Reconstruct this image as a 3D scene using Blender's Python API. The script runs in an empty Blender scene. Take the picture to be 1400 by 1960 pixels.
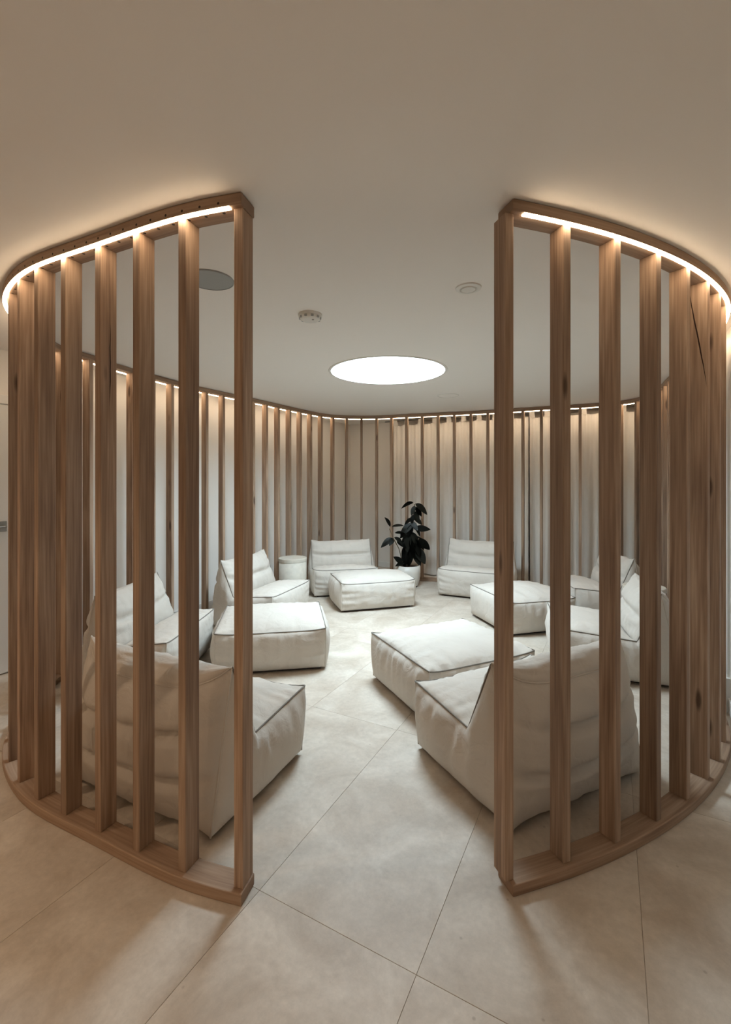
import bpy, bmesh, math, random
from mathutils import Vector, Matrix, noise

scene = bpy.context.scene
COL = scene.collection
random.seed(7)

# ----------------------------------------------------------------------------
# CAMERA, WORLD, EXPOSURE, MAIN LIGHTS
# ----------------------------------------------------------------------------
H = 2.5                      # ceiling height
CAM_Z = 1.487
FPX = 880.0                  # focal length in pixels of the 1400 x 1960 frame
HORIZON = 921.0

cam_data = bpy.data.cameras.new('camera')
cam_data.sensor_fit = 'HORIZONTAL'
cam_data.sensor_width = 36.0
cam_data.lens = 36.0 * FPX / 1400.0
cam_data.shift_y = -(980.0 - HORIZON) / 1400.0
cam_data.clip_start = 0.02
cam = bpy.data.objects.new('camera', cam_data)
COL.objects.link(cam)
cam.location = (0, 0, CAM_Z)
cam.rotation_euler = (math.radians(90), 0, 0)
scene.camera = cam

scene.view_settings.view_transform = 'Standard'
scene.view_settings.look = 'None'
scene.view_settings.gamma = 1.0
scene.view_settings.use_curve_mapping = False
scene.view_settings.exposure = 0.68
scene.cycles.sample_clamp_indirect = 3.0
scene.cycles.caustics_reflective = False

world = bpy.data.worlds.new('world')
scene.world = world
world.use_nodes = True
world.node_tree.nodes['Background'].inputs[0].default_value = (0.8, 0.88, 1.0, 1)
world.node_tree.nodes['Background'].inputs[1].default_value = 0.02

LED_STRENGTH = 19.0
SKY_STRENGTH = 33.0
LED_COLOR = (1.0, 0.76, 0.51)
SKY_COLOR = (0.70, 0.885, 1.0)
FILL_POWER = 32.0
FILL_COLOR = (1.0, 0.71, 0.47)

# room axes, turned 28 degrees against the view
TH = math.radians(28)
E1 = Vector((math.cos(TH), -math.sin(TH), 0))
E2 = Vector((math.sin(TH), math.cos(TH), 0))
def R(a, b, z=0.0):
    p = E1 * a + E2 * b
    return Vector((p.x, p.y, z))

# added warm fill lamps out of view, brightening the foreground and slat fronts
def spot(loc):
    d = bpy.data.lights.new('fill_lamp', 'SPOT')
    d.energy = FILL_POWER; d.color = FILL_COLOR
    d.spot_size = math.radians(150); d.spot_blend = 0.8; d.shadow_soft_size = 0.05
    o = bpy.data.objects.new('fill_lamp', d); COL.objects.link(o)
    o.location = loc
    return o
FILL_SPOTS = [R(-3.0, -0.3, H - 0.02), R(-0.4, -1.5, H - 0.02), R(-2.0, -1.7, H - 0.02)]

# ----------------------------------------------------------------------------
# HELPERS
# ----------------------------------------------------------------------------
def put(name, me, mat=None, parent=None, loc=(0, 0, 0), rotz=0.0):
    o = bpy.data.objects.new(name, me)
    COL.objects.link(o)
    if mat is not None and not me.materials:
        me.materials.append(mat)
    o.parent = parent
    o.location = loc
    o.rotation_euler = (0, 0, rotz)
    return o

def empty(name, loc=(0, 0, 0), rotz=0.0):
    o = bpy.data.objects.new(name, None)
    COL.objects.link(o)
    o.location = loc
    o.rotation_euler = (0, 0, rotz)
    o.empty_display_size = 0.1
    return o

def tag(o, label=None, cat=None, group=None, kind=None):
    if label: o['label'] = label
    if cat: o['category'] = cat
    if group: o['group'] = group
    if kind: o['kind'] = kind
    return o

def finish(bm, name, smooth=False, recalc=True):
    if recalc:
        bmesh.ops.recalc_face_normals(bm, faces=bm.faces)
    me = bpy.data.meshes.new(name)
    bm.to_mesh(me); bm.free()
    if smooth:
        for p in me.polygons: p.use_smooth = True
    return me

def add_box(bm, x0, x1, y0, y1, z0, z1, bevel=0.0):
    vs = [bm.verts.new((x, y, z)) for z in (z0, z1) for y in (y0, y1) for x in (x0, x1)]
    fs = [(0, 2, 3, 1), (4, 5, 7, 6), (0, 1, 5, 4), (2, 6, 7, 3), (0, 4, 6, 2), (1, 3, 7, 5)]
    faces = [bm.faces.new([vs[i] for i in f]) for f in fs]
    if bevel:
        es = list({e for f in faces for e in f.edges})
        bmesh.ops.bevel(bm, geom=es, offset=bevel, segments=1, affect='EDGES', profile=0.5)

def box_mesh(name, x0, x1, y0, y1, z0, z1, bevel=0.0):
    bm = bmesh.new(); add_box(bm, x0, x1, y0, y1, z0, z1, bevel)
    return finish(bm, name)

def add_lathe(bm, prof, n=48, cx=0, cy=0, close=True):
    rings = []
    for r, z in prof:
        rings.append([bm.verts.new((cx + r * math.cos(2 * math.pi * i / n), cy + r * math.sin(2 * math.pi * i / n), z)) for i in range(n)])
    for a, b in zip(rings, rings[1:]):
        for i in range(n):
            j = (i + 1) % n
            bm.faces.new((a[i], a[j], b[j], b[i]))
    if close:
        bm.faces.new(list(reversed(rings[0]))); bm.faces.new(rings[-1])

def lathe_mesh(name, prof, n=48, smooth=False, close=True):
    bm = bmesh.new(); add_lathe(bm, prof, n, close=close)
    return finish(bm, name, smooth)

def add_tube(bm, pts, r, n=6, caps=True):
    pts = [Vector(p) for p in pts]
    rr = r if isinstance(r, (list, tuple)) else [r] * len(pts)
    rings = []
    prev = None
    for i, p in enumerate(pts):
        t = (pts[min(i + 1, len(pts) - 1)] - pts[max(i - 1, 0)])
        if t.length < 1e-9: t = Vector((0, 0, 1))
        t.normalize()
        if prev is None:
            ref = Vector((0, 0, 1)) if abs(t.z) < 0.9 else Vector((1, 0, 0))
            u = t.cross(ref).normalized()
        else:
            u = (prev - t * prev.dot(t))
            if u.length < 1e-6: u = t.orthogonal()
            u.normalize()
        prev = u
        v = t.cross(u)
        rings.append([bm.verts.new(p + (u * math.cos(2 * math.pi * k / n) + v * math.sin(2 * math.pi * k / n)) * rr[i]) for k in range(n)])
    for a, b in zip(rings, rings[1:]):
        for k in range(n):
            j = (k + 1) % n
            bm.faces.new((a[k], a[j], b[j], b[k]))
    if caps and len(rings) > 1:
        bm.faces.new(list(reversed(rings[0]))); bm.faces.new(rings[-1])

def add_grid(bm, P):
    """P[i][j] points -> quads"""
    V = [[bm.verts.new(p) for p in row] for row in P]
    for i in range(len(V) - 1):
        for j in range(len(V[0]) - 1):
            try:
                bm.faces.new((V[i][j], V[i + 1][j], V[i + 1][j + 1], V[i][j + 1]))
            except ValueError:
                pass
    return V

# ----------------------------------------------------------------------------
# MATERIALS
# ----------------------------------------------------------------------------
def new_mat(name):
    m = bpy.data.materials.new(name); m.use_nodes = True
    nt = m.node_tree
    b = nt.nodes['Principled BSDF']
    return m, nt, b

def srgb(r, g, b):
    f = lambda c: ((c / 255.0) / 12.92) if c / 255.0 <= 0.04045 else (((c / 255.0) + 0.055) / 1.055) ** 2.4
    return (f(r), f(g), f(b), 1.0)

def N(nt, kind, **kw):
    n = nt.nodes.new(kind)
    for k, v in kw.items():
        if k.startswith('i_'):
            key = k[2:]
            n.inputs[int(key) if key.isdigit() else key].default_value = v
        else:
            setattr(n, k, v)
    return n

def plain(name, col, rough=0.6, bump=0.0, bscale=200.0, var=0.0, vscale=3.0, metallic=0.0, spec=0.5):
    m, nt, b = new_mat(name)
    b.inputs['Base Color'].default_value = col
    b.inputs['Roughness'].default_value = rough
    b.inputs['Metallic'].default_value = metallic
    b.inputs['Specular IOR Level'].default_value = spec
    tc = N(nt, 'ShaderNodeTexCoord')
    if var:
        nz = N(nt, 'ShaderNodeTexNoise'); nz.inputs['Scale'].default_value = vscale; nz.inputs['Detail'].default_value = 5
        nt.links.new(tc.outputs['Object'], nz.inputs['Vector'])
        mr = N(nt, 'ShaderNodeMapRange'); mr.inputs['To Min'].default_value = 1 - var; mr.inputs['To Max'].default_value = 1 + var
        nt.links.new(nz.outputs['Fac'], mr.inputs['Value'])
        mx = N(nt, 'ShaderNodeMix', data_type='RGBA', blend_type='MULTIPLY'); mx.inputs['Factor'].default_value = 1
        mx.inputs['A'].default_value = col
        nt.links.new(mr.outputs['Result'], mx.inputs['B'])
        nt.links.new(mx.outputs['Result'], b.inputs['Base Color'])
    if bump:
        nb = N(nt, 'ShaderNodeTexNoise'); nb.inputs['Scale'].default_value = bscale; nb.inputs['Detail'].default_value = 3
        nt.links.new(tc.outputs['Object'], nb.inputs['Vector'])
        bp = N(nt, 'ShaderNodeBump'); bp.inputs['Strength'].default_value = bump; bp.inputs['Distance'].default_value = 0.002
        nt.links.new(nb.outputs['Fac'], bp.inputs['Height'])
        nt.links.new(bp.outputs['Normal'], b.inputs['Normal'])
    return m

def emission(name, col, strength):
    m = bpy.data.materials.new(name); m.use_nodes = True
    nt = m.node_tree; nt.nodes.clear()
    e = N(nt, 'ShaderNodeEmission'); e.inputs[0].default_value = (*col, 1); e.inputs[1].default_value = strength
    o = N(nt, 'ShaderNodeOutputMaterial'); nt.links.new(e.outputs[0], o.inputs[0])
    return m

def wood(name, along='Z', uv=False, dark=(126, 102, 85), mid=(160, 134, 113), light=(188, 163, 141), knots=0.75, crack=None):
    m, nt, b = new_mat(name)
    tc = N(nt, 'ShaderNodeTexCoord')
    oi = N(nt, 'ShaderNodeObjectInfo')
    add = N(nt, 'ShaderNodeVectorMath', operation='MULTIPLY_ADD')
    comb = N(nt, 'ShaderNodeCombineXYZ')
    for k, mul in ((0, 13.0), (1, 7.0), (2, 31.0)):
        mm = N(nt, 'ShaderNodeMath', operation='MULTIPLY'); mm.inputs[1].default_value = mul
        nt.links.new(oi.outputs['Random'], mm.inputs[0]); nt.links.new(mm.outputs[0], comb.inputs[k])
    add.inputs[1].default_value = (1, 1, 1)
    nt.links.new(tc.outputs['UV' if uv else 'Object'], add.inputs[0]); nt.links.new(comb.outputs[0], add.inputs[2])
    def mapped(s):
        mp = N(nt, 'ShaderNodeMapping')
        mp.inputs['Scale'].default_value = s
        nt.links.new(add.outputs[0], mp.inputs['Vector'])
        return mp.outputs['Vector']
    L = (lambda a, c: (a, a, c)) if along == 'Z' else (lambda a, c: (c, a, a))
    # broad figure
    n1 = N(nt, 'ShaderNodeTexNoise'); n1.inputs['Scale'].default_value = 1.0; n1.inputs['Detail'].default_value = 3; n1.inputs['Distortion'].default_value = 1.1
    nt.links.new(mapped(L(15, 0.9)), n1.inputs['Vector'])
    # fine fibres
    n2 = N(nt, 'ShaderNodeTexNoise'); n2.inputs['Scale'].default_value = 1.0; n2.inputs['Detail'].default_value = 4
    nt.links.new(mapped(L(110, 3.0)), n2.inputs['Vector'])
    mixf = N(nt, 'ShaderNodeMath', operation='MULTIPLY_ADD'); mixf.inputs[1].default_value = 0.45
    nt.links.new(n2.outputs['Fac'], mixf.inputs[0])
    mf2 = N(nt, 'ShaderNodeMath', operation='MULTIPLY'); mf2.inputs[1].default_value = 0.55
    nt.links.new(n1.outputs['Fac'], mf2.inputs[0]); nt.links.new(mf2.outputs[0], mixf.inputs[2])
    ramp = N(nt, 'ShaderNodeValToRGB')
    ramp.color_ramp.elements[0].position = 0.33; ramp.color_ramp.elements[0].color = srgb(*dark)
    ramp.color_ramp.elements[1].position = 0.66; ramp.color_ramp.elements[1].color = srgb(*light)
    e = ramp.color_ramp.elements.new(0.5); e.color = srgb(*mid)
    nt.links.new(mixf.outputs[0], ramp.inputs['Fac'])
    # per-board tone
    mr = N(nt, 'ShaderNodeMapRange'); mr.inputs['To Min'].default_value = 0.82; mr.inputs['To Max'].default_value = 1.16
    nt.links.new(oi.outputs['Random'], mr.inputs['Value'])
    tone = N(nt, 'ShaderNodeMix', data_type='RGBA', blend_type='MULTIPLY'); tone.inputs['Factor'].default_value = 1
    nt.links.new(ramp.outputs['Color'], tone.inputs['A']); nt.links.new(mr.outputs['Result'], tone.inputs['B'])
    col = tone.outputs['Result']
    if knots:
        vo = N(nt, 'ShaderNodeTexVoronoi'); vo.inputs['Scale'].default_value = 1.0; vo.inputs['Randomness'].default_value = 1.0
        nt.links.new(mapped(L(7.0, 1.7)), vo.inputs['Vector'])
        kr = N(nt, 'ShaderNodeMapRange'); kr.inputs['From Min'].default_value = 0.06; kr.inputs['From Max'].default_value = 0.115
        kr.inputs['To Min'].default_value = knots; kr.inputs['To Max'].default_value = 0.0
        nt.links.new(vo.outputs['Distance'], kr.inputs['Value'])
        km = N(nt, 'ShaderNodeMix', data_type='RGBA'); km.inputs['B'].default_value = srgb(48, 28, 20)
        nt.links.new(kr.outputs['Result'], km.inputs['Factor']); nt.links.new(col, km.inputs['A'])
        col = km.outputs['Result']
    if crack:
        # a long drying crack: a thin wavering line on the broad side between two heights
        z0, z1, y0, slope, wid = crack
        sp = N(nt, 'ShaderNodeSeparateXYZ'); nt.links.new(tc.outputs['Object'], sp.inputs[0])
        nz = N(nt, 'ShaderNodeTexNoise'); nz.inputs['Scale'].default_value = 7.0; nz.inputs['Detail'].default_value = 3
        nt.links.new(tc.outputs['Object'], nz.inputs['Vector'])
        w = N(nt, 'ShaderNodeMath', operation='MULTIPLY_ADD'); w.inputs[1].default_value = 0.012; w.inputs[2].default_value = -0.006 - y0
        nt.links.new(nz.outputs['Fac'], w.inputs[0])
        s1 = N(nt, 'ShaderNodeMath', operation='ADD'); nt.links.new(sp.outputs['Y'], s1.inputs[0]); nt.links.new(w.outputs[0], s1.inputs[1])
        zz = N(nt, 'ShaderNodeMath', operation='MULTIPLY_ADD'); zz.inputs[1].default_value = slope; zz.inputs[2].default_value = -slope * z0
        nt.links.new(sp.outputs['Z'], zz.inputs[0])
        s2 = N(nt, 'ShaderNodeMath', operation='ADD'); nt.links.new(s1.outputs[0], s2.inputs[0]); nt.links.new(zz.outputs[0], s2.inputs[1])
        ab = N(nt, 'ShaderNodeMath', operation='ABSOLUTE'); nt.links.new(s2.outputs[0], ab.inputs[0])
        # width tapers to the ends
        t = N(nt, 'ShaderNodeMapRange'); t.inputs['From Min'].default_value = z0; t.inputs['From Max'].default_value = z1
        nt.links.new(sp.outputs['Z'], t.inputs['Value'])
        om = N(nt, 'ShaderNodeMath', operation='SUBTRACT'); om.inputs[0].default_value = 1.0; nt.links.new(t.outputs[0], om.inputs[1])
        pr = N(nt, 'ShaderNodeMath', operation='MULTIPLY'); nt.links.new(t.outputs[0], pr.inputs[0]); nt.links.new(om.outputs[0], pr.inputs[1])
        pw = N(nt, 'ShaderNodeMath', operation='MULTIPLY'); pw.inputs[1].default_value = wid * 4; nt.links.new(pr.outputs[0], pw.inputs[0])
        lt = N(nt, 'ShaderNodeMath', operation='LESS_THAN'); nt.links.new(ab.outputs[0], lt.inputs[0]); nt.links.new(pw.outputs[0], lt.inputs[1])
        cm = N(nt, 'ShaderNodeMix', data_type='RGBA'); cm.inputs['B'].default_value = srgb(45, 24, 18)
        nt.links.new(lt.outputs[0], cm.inputs['Factor']); nt.links.new(col, cm.inputs['A'])
        col = cm.outputs['Result']
    nt.links.new(col, b.inputs['Base Color'])
    b.inputs['Roughness'].default_value = 0.62
    b.inputs['Specular IOR Level'].default_value = 0.3
    bp = N(nt, 'ShaderNodeBump'); bp.inputs['Strength'].default_value = 0.18; bp.inputs['Distance'].default_value = 0.001
    nt.links.new(mixf.outputs[0], bp.inputs['Height']); nt.links.new(bp.outputs['Normal'], b.inputs['Normal'])
    return m

def stone(name):
    m, nt, b = new_mat(name)
    tc = N(nt, 'ShaderNodeTexCoord'); oi = N(nt, 'ShaderNodeObjectInfo')
    comb = N(nt, 'ShaderNodeCombineXYZ')
    for k, mul in ((0, 17.0), (1, 29.0), (2, 5.0)):
        mm = N(nt, 'ShaderNodeMath', operation='MULTIPLY'); mm.inputs[1].default_value = mul
        nt.links.new(oi.outputs['Random'], mm.inputs[0]); nt.links.new(mm.outputs[0], comb.inputs[k])
    ad = N(nt, 'ShaderNodeVectorMath', operation='ADD')
    nt.links.new(tc.outputs['Object'], ad.inputs[0]); nt.links.new(comb.outputs[0], ad.inputs[1])
    n1 = N(nt, 'ShaderNodeTexNoise'); n1.inputs['Scale'].default_value = 3.2; n1.inputs['Detail'].default_value = 8; n1.inputs['Roughness'].default_value = 0.62; n1.inputs['Distortion'].default_value = 0.5
    n2 = N(nt, 'ShaderNodeTexNoise'); n2.inputs['Scale'].default_value = 38; n2.inputs['Detail'].default_value = 6; n2.inputs['Roughness'].default_value = 0.7
    nt.links.new(ad.outputs[0], n1.inputs['Vector']); nt.links.new(ad.outputs[0], n2.inputs['Vector'])
    r1 = N(nt, 'ShaderNodeValToRGB')
    r1.color_ramp.elements[0].position = 0.36; r1.color_ramp.elements[0].color = srgb(186, 173, 158)
    r1.color_ramp.elements[1].position = 0.66; r1.color_ramp.elements[1].color = srgb(215, 206, 194)
    nt.links.new(n1.outputs['Fac'], r1.inputs['Fac'])
    mr = N(nt, 'ShaderNodeMapRange'); mr.inputs['From Min'].default_value = 0.3; mr.inputs['From Max'].default_value = 0.7
    mr.inputs['To Min'].default_value = 0.9; mr.inputs['To Max'].default_value = 1.06
    nt.links.new(n2.outputs['Fac'], mr.inputs['Value'])
    mx = N(nt, 'ShaderNodeMix', data_type='RGBA', blend_type='MULTIPLY'); mx.inputs['Factor'].default_value = 1
    nt.links.new(r1.outputs['Color'], mx.inputs['A']); nt.links.new(mr.outputs['Result'], mx.inputs['B'])
    # sparse dark pits
    vo = N(nt, 'ShaderNodeTexVoronoi'); vo.inputs['Scale'].default_value = 9.0
    nt.links.new(ad.outputs[0], vo.inputs['Vector'])
    pr = N(nt, 'ShaderNodeMapRange'); pr.inputs['From Min'].default_value = 0.03; pr.inputs['From Max'].default_value = 0.06; pr.inputs['To Min'].default_value = 0.35; pr.inputs['To Max'].default_value = 0.0
    nt.links.new(vo.outputs['Distance'], pr.inputs['Value'])
    pm = N(nt, 'ShaderNodeMix', data_type='RGBA'); pm.inputs['B'].default_value = srgb(120, 104, 90)
    nt.links.new(pr.outputs['Result'], pm.inputs['Factor']); nt.links.new(mx.outputs['Result'], pm.inputs['A'])
    nt.links.new(pm.outputs['Result'], b.inputs['Base Color'])
    b.inputs['Roughness'].default_value = 0.5
    b.inputs['Specular IOR Level'].default_value = 0.35
    bp = N(nt, 'ShaderNodeBump'); bp.inputs['Strength'].default_value = 0.12; bp.inputs['Distance'].default_value = 0.002
    nt.links.new(n2.outputs['Fac'], bp.inputs['Height']); nt.links.new(bp.outputs['Normal'], b.inputs['Normal'])
    return m

def fabric(name, col, rough=0.9, weave=900.0, sheen=0.1, crease=0.0):
    m, nt, b = new_mat(name)
    tc = N(nt, 'ShaderNodeTexCoord')
    nz = N(nt, 'ShaderNodeTexNoise'); nz.inputs['Scale'].default_value = 6; nz.inputs['Detail'].default_value = 5
    nt.links.new(tc.outputs['Object'], nz.inputs['Vector'])
    mr = N(nt, 'ShaderNodeMapRange'); mr.inputs['To Min'].default_value = 0.95; mr.inputs['To Max'].default_value = 1.04
    nt.links.new(nz.outputs['Fac'], mr.inputs['Value'])
    mx = N(nt, 'ShaderNodeMix', data_type='RGBA', blend_type='MULTIPLY'); mx.inputs['Factor'].default_value = 1
    mx.inputs['A'].default_value = col
    nt.links.new(mr.outputs['Result'], mx.inputs['B'])
    nt.links.new(mx.outputs['Result'], b.inputs['Base Color'])
    b.inputs['Roughness'].default_value = rough
    b.inputs['Specular IOR Level'].default_value = 0.15
    b.inputs['Sheen Weight'].default_value = sheen
    nb = N(nt, 'ShaderNodeTexNoise'); nb.inputs['Scale'].default_value = weave; nb.inputs['Detail'].default_value = 2
    nt.links.new(tc.outputs['Object'], nb.inputs['Vector'])
    bp = N(nt, 'ShaderNodeBump'); bp.inputs['Strength'].default_value = 0.15; bp.inputs['Distance'].default_value = 0.001
    nt.links.new(nb.outputs['Fac'], bp.inputs['Height'])
    if crease:
        nc = N(nt, 'ShaderNodeTexNoise'); nc.inputs['Scale'].default_value = 11; nc.inputs['Detail'].default_value = 3; nc.inputs['Distortion'].default_value = 1.2
        nt.links.new(tc.outputs['Object'], nc.inputs['Vector'])
        b2 = N(nt, 'ShaderNodeBump'); b2.inputs['Strength'].default_value = crease; b2.inputs['Distance'].default_value = 0.012
        nt.links.new(nc.outputs['Fac'], b2.inputs['Height']); nt.links.new(bp.outputs['Normal'], b2.inputs['Normal'])
        nt.links.new(b2.outputs['Normal'], b.inputs['Normal'])
    else:
        nt.links.new(bp.outputs['Normal'], b.inputs['Normal'])
    return m

M = {}
M['wood'] = wood('slat_wood')
M['wood_crack_a'] = wood('slat_wood_cracked', crack=(1.80, 2.15, -0.004, 0.01, 0.0028))
M['wood_crack_b'] = wood('slat_wood_split', crack=(1.94, 2.46, 0.036, 0.155, 0.0030))
M['rail'] = wood('rail_wood', along='X', uv=True, dark=(134, 108, 89), mid=(161, 134, 112), light=(182, 156, 133), knots=0.0)
M['plaster'] = plain('ceiling_paint', srgb(240, 235, 229), rough=0.85, bump=0.03, bscale=300, spec=0.2)
M['wall'] = plain('wall_paint', srgb(234, 230, 224), rough=0.8, bump=0.04, bscale=250, spec=0.25)
M['wall_grey'] = plain('alcove_paint', srgb(190, 190, 190), rough=0.85, spec=0.2)
M['stone'] = stone('limestone_tile')
M['grout'] = plain('grout', srgb(182, 170, 156), rough=0.9)
M['fabric'] = fabric('canvas', srgb(206, 199, 190), crease=0.5)
M['piping'] = fabric('dark_piping', srgb(128, 122, 114), weave=400)
M['base'] = fabric('shade_gap_cloth', srgb(70, 60, 58))  # dark colour stands in for the shadow line under the loungers
M['curtain'] = fabric('curtain_linen', srgb(234, 229, 222), weave=500)
M['white'] = plain('white_gloss_paint', srgb(228, 226, 221), rough=0.45)
M['plastic'] = plain('white_plastic', srgb(222, 219, 212), rough=0.4)
M['grille'] = plain('speaker_grille', srgb(160, 162, 160), rough=0.7, bump=0.4, bscale=900)
M['metal'] = plain('brushed_metal', srgb(150, 146, 140), rough=0.35, metallic=0.9)
M['terrazzo'] = plain('pale_travertine', srgb(214, 208, 196), rough=0.6, var=0.16, vscale=22.0, bump=0.2, bscale=60)
M['ceramic'] = plain('white_ceramic', srgb(222, 219, 212), rough=0.35)
M['soil'] = plain('potting_soil', srgb(58, 42, 32), rough=1.0, bump=1.0, bscale=80, var=0.4, vscale=40)
M['leaf'] = plain('dark_leaf', srgb(22, 24, 19), rough=0.5, spec=0.25, var=0.3, vscale=12)
M['stem'] = plain('plant_stem', srgb(84, 66, 48), rough=0.7)
M['led'] = emission('led_warm', LED_COLOR, LED_STRENGTH)
M['skylight'] = emission('daylight_panel', SKY_COLOR, SKY_STRENGTH)
M['lamp'] = emission('fill_lamp_disc', FILL_COLOR, 4.0)  # glowing face of the added fill lamps
M['dark'] = plain('dark_brown', srgb(40, 30, 26), rough=0.9)

# ----------------------------------------------------------------------------
# ROOM SHELL  (room coordinates a along E1, b along E2)
# ----------------------------------------------------------------------------
ROT = -TH
A0, A1 = -4.14, 0.70
B0, B1 = -3.2, 7.20
SKY_C = (0.205, 4.245)                    # centre of the round skylight, world x y
SKY_R = 0.525
SHAFT = 0.30                              # height of the skylight's white shaft
def to_room(x, y):
    return (x * E1.x + y * E1.y, x * E2.x + y * E2.y)

# ceiling with a round opening
bm = bmesh.new()
sa, sb = to_room(*SKY_C)
angs = [2 * math.pi * i / 96 for i in range(96)]
for ca, cb in ((A0 - .12, B0 - .12), (A1 + .12, B0 - .12), (A1 + .12, B1 + .12), (A0 - .12, B1 + .12)):
    angs.append(math.atan2(cb - sb, ca - sa) % (2 * math.pi))
angs = sorted(set(angs))
inn, out, up = [], [], []
for t in angs:
    c, s = math.cos(t), math.sin(t)
    k = 1e9
    if c > 1e-9: k = min(k, (A1 + .12 - sa) / c)
    if c < -1e-9: k = min(k, (A0 - .12 - sa) / c)
    if s > 1e-9: k = min(k, (B1 + .12 - sb) / s)
    if s < -1e-9: k = min(k, (B0 - .12 - sb) / s)
    inn.append(bm.verts.new((sa + SKY_R * c, sb + SKY_R * s, H)))
    up.append(bm.verts.new((sa + SKY_R * c, sb + SKY_R * s, H + 0.15)))
    out.append((bm.verts.new((sa + k * c, sb + k * s, H)), bm.verts.new((sa + k * c, sb + k * s, H + 0.15))))
n = len(angs)
for i in range(n):
    j = (i + 1) % n
    bm.faces.new((inn[i], inn[j], out[j][0], out[i][0]))
    bm.faces.new((up[i], up[j], inn[j], inn[i]))
    bm.faces.new((out[i][1], out[j][1], up[j], up[i]))
    bm.faces.new((out[i][0], out[j][0], out[j][1], out[i][1]))
tag(put('ceiling', finish(bm, 'ceiling'), M['plaster'], rotz=ROT), 'smooth plastered ceiling with a round skylight opening', kind='structure')

def wall(name, a0, a1, b0, b1, label):
    return tag(put(name, box_mesh(name, a0, a1, b0, b1, -0.05, H), M['wall'], rotz=ROT), label, kind='structure')
wall('wall_left', A0 - .12, A0, B0 - .12, B1 + .12, 'white wall behind the slats on the left')
wall('wall_right', A1, A1 + .12, B0 - .12, B1 + .12, 'white wall on the right of the screen')
wall('wall_back', A0, A1, B1, B1 + .12, 'white wall behind the curtains')
wall('wall_front', A0, A1, B0 - .12, B0, 'white wall behind the viewer')

# floor: a bed of grout and separate stone tiles
floor = tag(put('floor', box_mesh('floor', A0, A1, B0, B1, -0.06, -0.003), M['grout'], rotz=ROT),
            'pale limestone floor laid in large tiles', kind='structure')
TW, TL, GAP = 0.61, 1.22, 0.0012
ta = -1.125 - TW * 6
tb0 = 1.295 - TL * 5
tile_cache = {}
i = 0
while ta + i * TW < A1:
    j = 0
    while tb0 + j * TL < B1:
        x0, x1 = max(A0, ta + i * TW), min(A1, ta + (i + 1) * TW)
        y0, y1 = max(B0, tb0 + j * TL), min(B1, tb0 + (j + 1) * TL)
        j += 1
        if x1 - x0 < 0.02 or y1 - y0 < 0.02: continue
        w, l = x1 - x0 - GAP, y1 - y0 - GAP
        key = (round(w, 4), round(l, 4))
        if key not in tile_cache:
            tile_cache[key] = box_mesh('tile', -w / 2, w / 2, -l / 2, l / 2, -0.012, 0.0, 0.0006)
        put('tile', tile_cache[key], M['stone'], floor, loc=((x0 + x1) / 2, (y0 + y1) / 2, 0))
    i += 1

# baseboards
def board(name, a0, a1, b0, b1):
    tag(put(name, box_mesh(name, a0, a1, b0, b1, 0.0, 0.09, 0.003), M['white'], rotz=ROT), kind='structure')
board('baseboard_left', A0, A0 + 0.012, 1.96, B1)
board('baseboard_back', A0 + 0.012, A1, B1 - 0.012, B1)

# door in the left wall, seen past the end of the screen
d1 = tag(empty('door_1', R(A0, 0.0), ROT), 'white door with lever handle in the left wall', kind='structure')
put('door_leaf', box_mesh('door_leaf', 0, 0.02, 1.02, 1.88, 0.01, 2.08, 0.002), M['white'], d1)
bm = bmesh.new()
add_box(bm, 0, 0.032, 1.88, 1.95, 0, 2.15, 0.003); add_box(bm, 0, 0.032, 0.95, 1.02, 0, 2.15, 0.003); add_box(bm, 0, 0.032, 1.02, 1.88, 2.08, 2.15, 0.003)
put('door_frame', finish(bm, 'door_frame'), M['white'], d1)
bm = bmesh.new()
add_tube(bm, [(0.02, 1.81, 1.14), (0.065, 1.81, 1.14), (0.07, 1.80, 1.14), (0.07, 1.68, 1.14)], 0.010, 10)
add_box(bm, 0.02, 0.026, 1.785, 1.835, 1.10, 1.18, 0.002)
put('door_handle', finish(bm, 'door_handle'), M['metal'], d1)

# arched doorway in the right wall
d2 = tag(empty('door_2', R(A1, 0.0), ROT), 'white arched door casing in the right wall', kind='structure')
def arch_profile(b0, b1, spring, top, n=18):
    bc, hw = (b0 + b1) / 2, (b1 - b0) / 2
    pts = [(b0, 0.0)]
    for k in range(n + 1):
        t = math.pi * (1 - k / n)
        pts.append((bc + hw * math.cos(t), spring + (top - spring) * math.sin(t)))
    pts.append((b1, 0.0))
    return pts
def arch_band(bm, inner, outer, x0, x1):
    n = len(inner)
    A = [[bm.verts.new((x, p[0], p[1])) for p in pr] for x in (x0, x1) for pr in (inner, outer)]
    for k in range(n - 1):
        bm.faces.new((A[0][k], A[0][k + 1], A[1][k + 1], A[1][k]))
        bm.faces.new((A[2][k], A[3][k], A[3][k + 1], A[2][k + 1]))
        bm.faces.new((A[1][k], A[1][k + 1], A[3][k + 1], A[3][k]))
        bm.faces.new((A[0][k], A[2][k], A[2][k + 1], A[0][k + 1]))
bm = bmesh.new(); arch_band(bm, arch_profile(2.92, 3.72, 1.95, 2.30), arch_profile(2.84, 3.80, 1.95, 2.38), -0.03, 0.0)
put('arch_casing', finish(bm, 'arch_casing'), M['white'], d2)
bm = bmesh.new(); arch_band(bm, arch_profile(3.0, 3.64, 1.95, 2.22), arch_profile(2.92, 3.72, 1.95, 2.30), -0.016, 0.0)
put('arch_moulding', finish(bm, 'arch_moulding'), M['white'], d2)
bm = bmesh.new()
pr = arch_profile(3.0, 3.64, 1.95, 2.22)
bm.faces.new([bm.verts.new((-0.005, p[0], p[1])) for p in pr])
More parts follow.
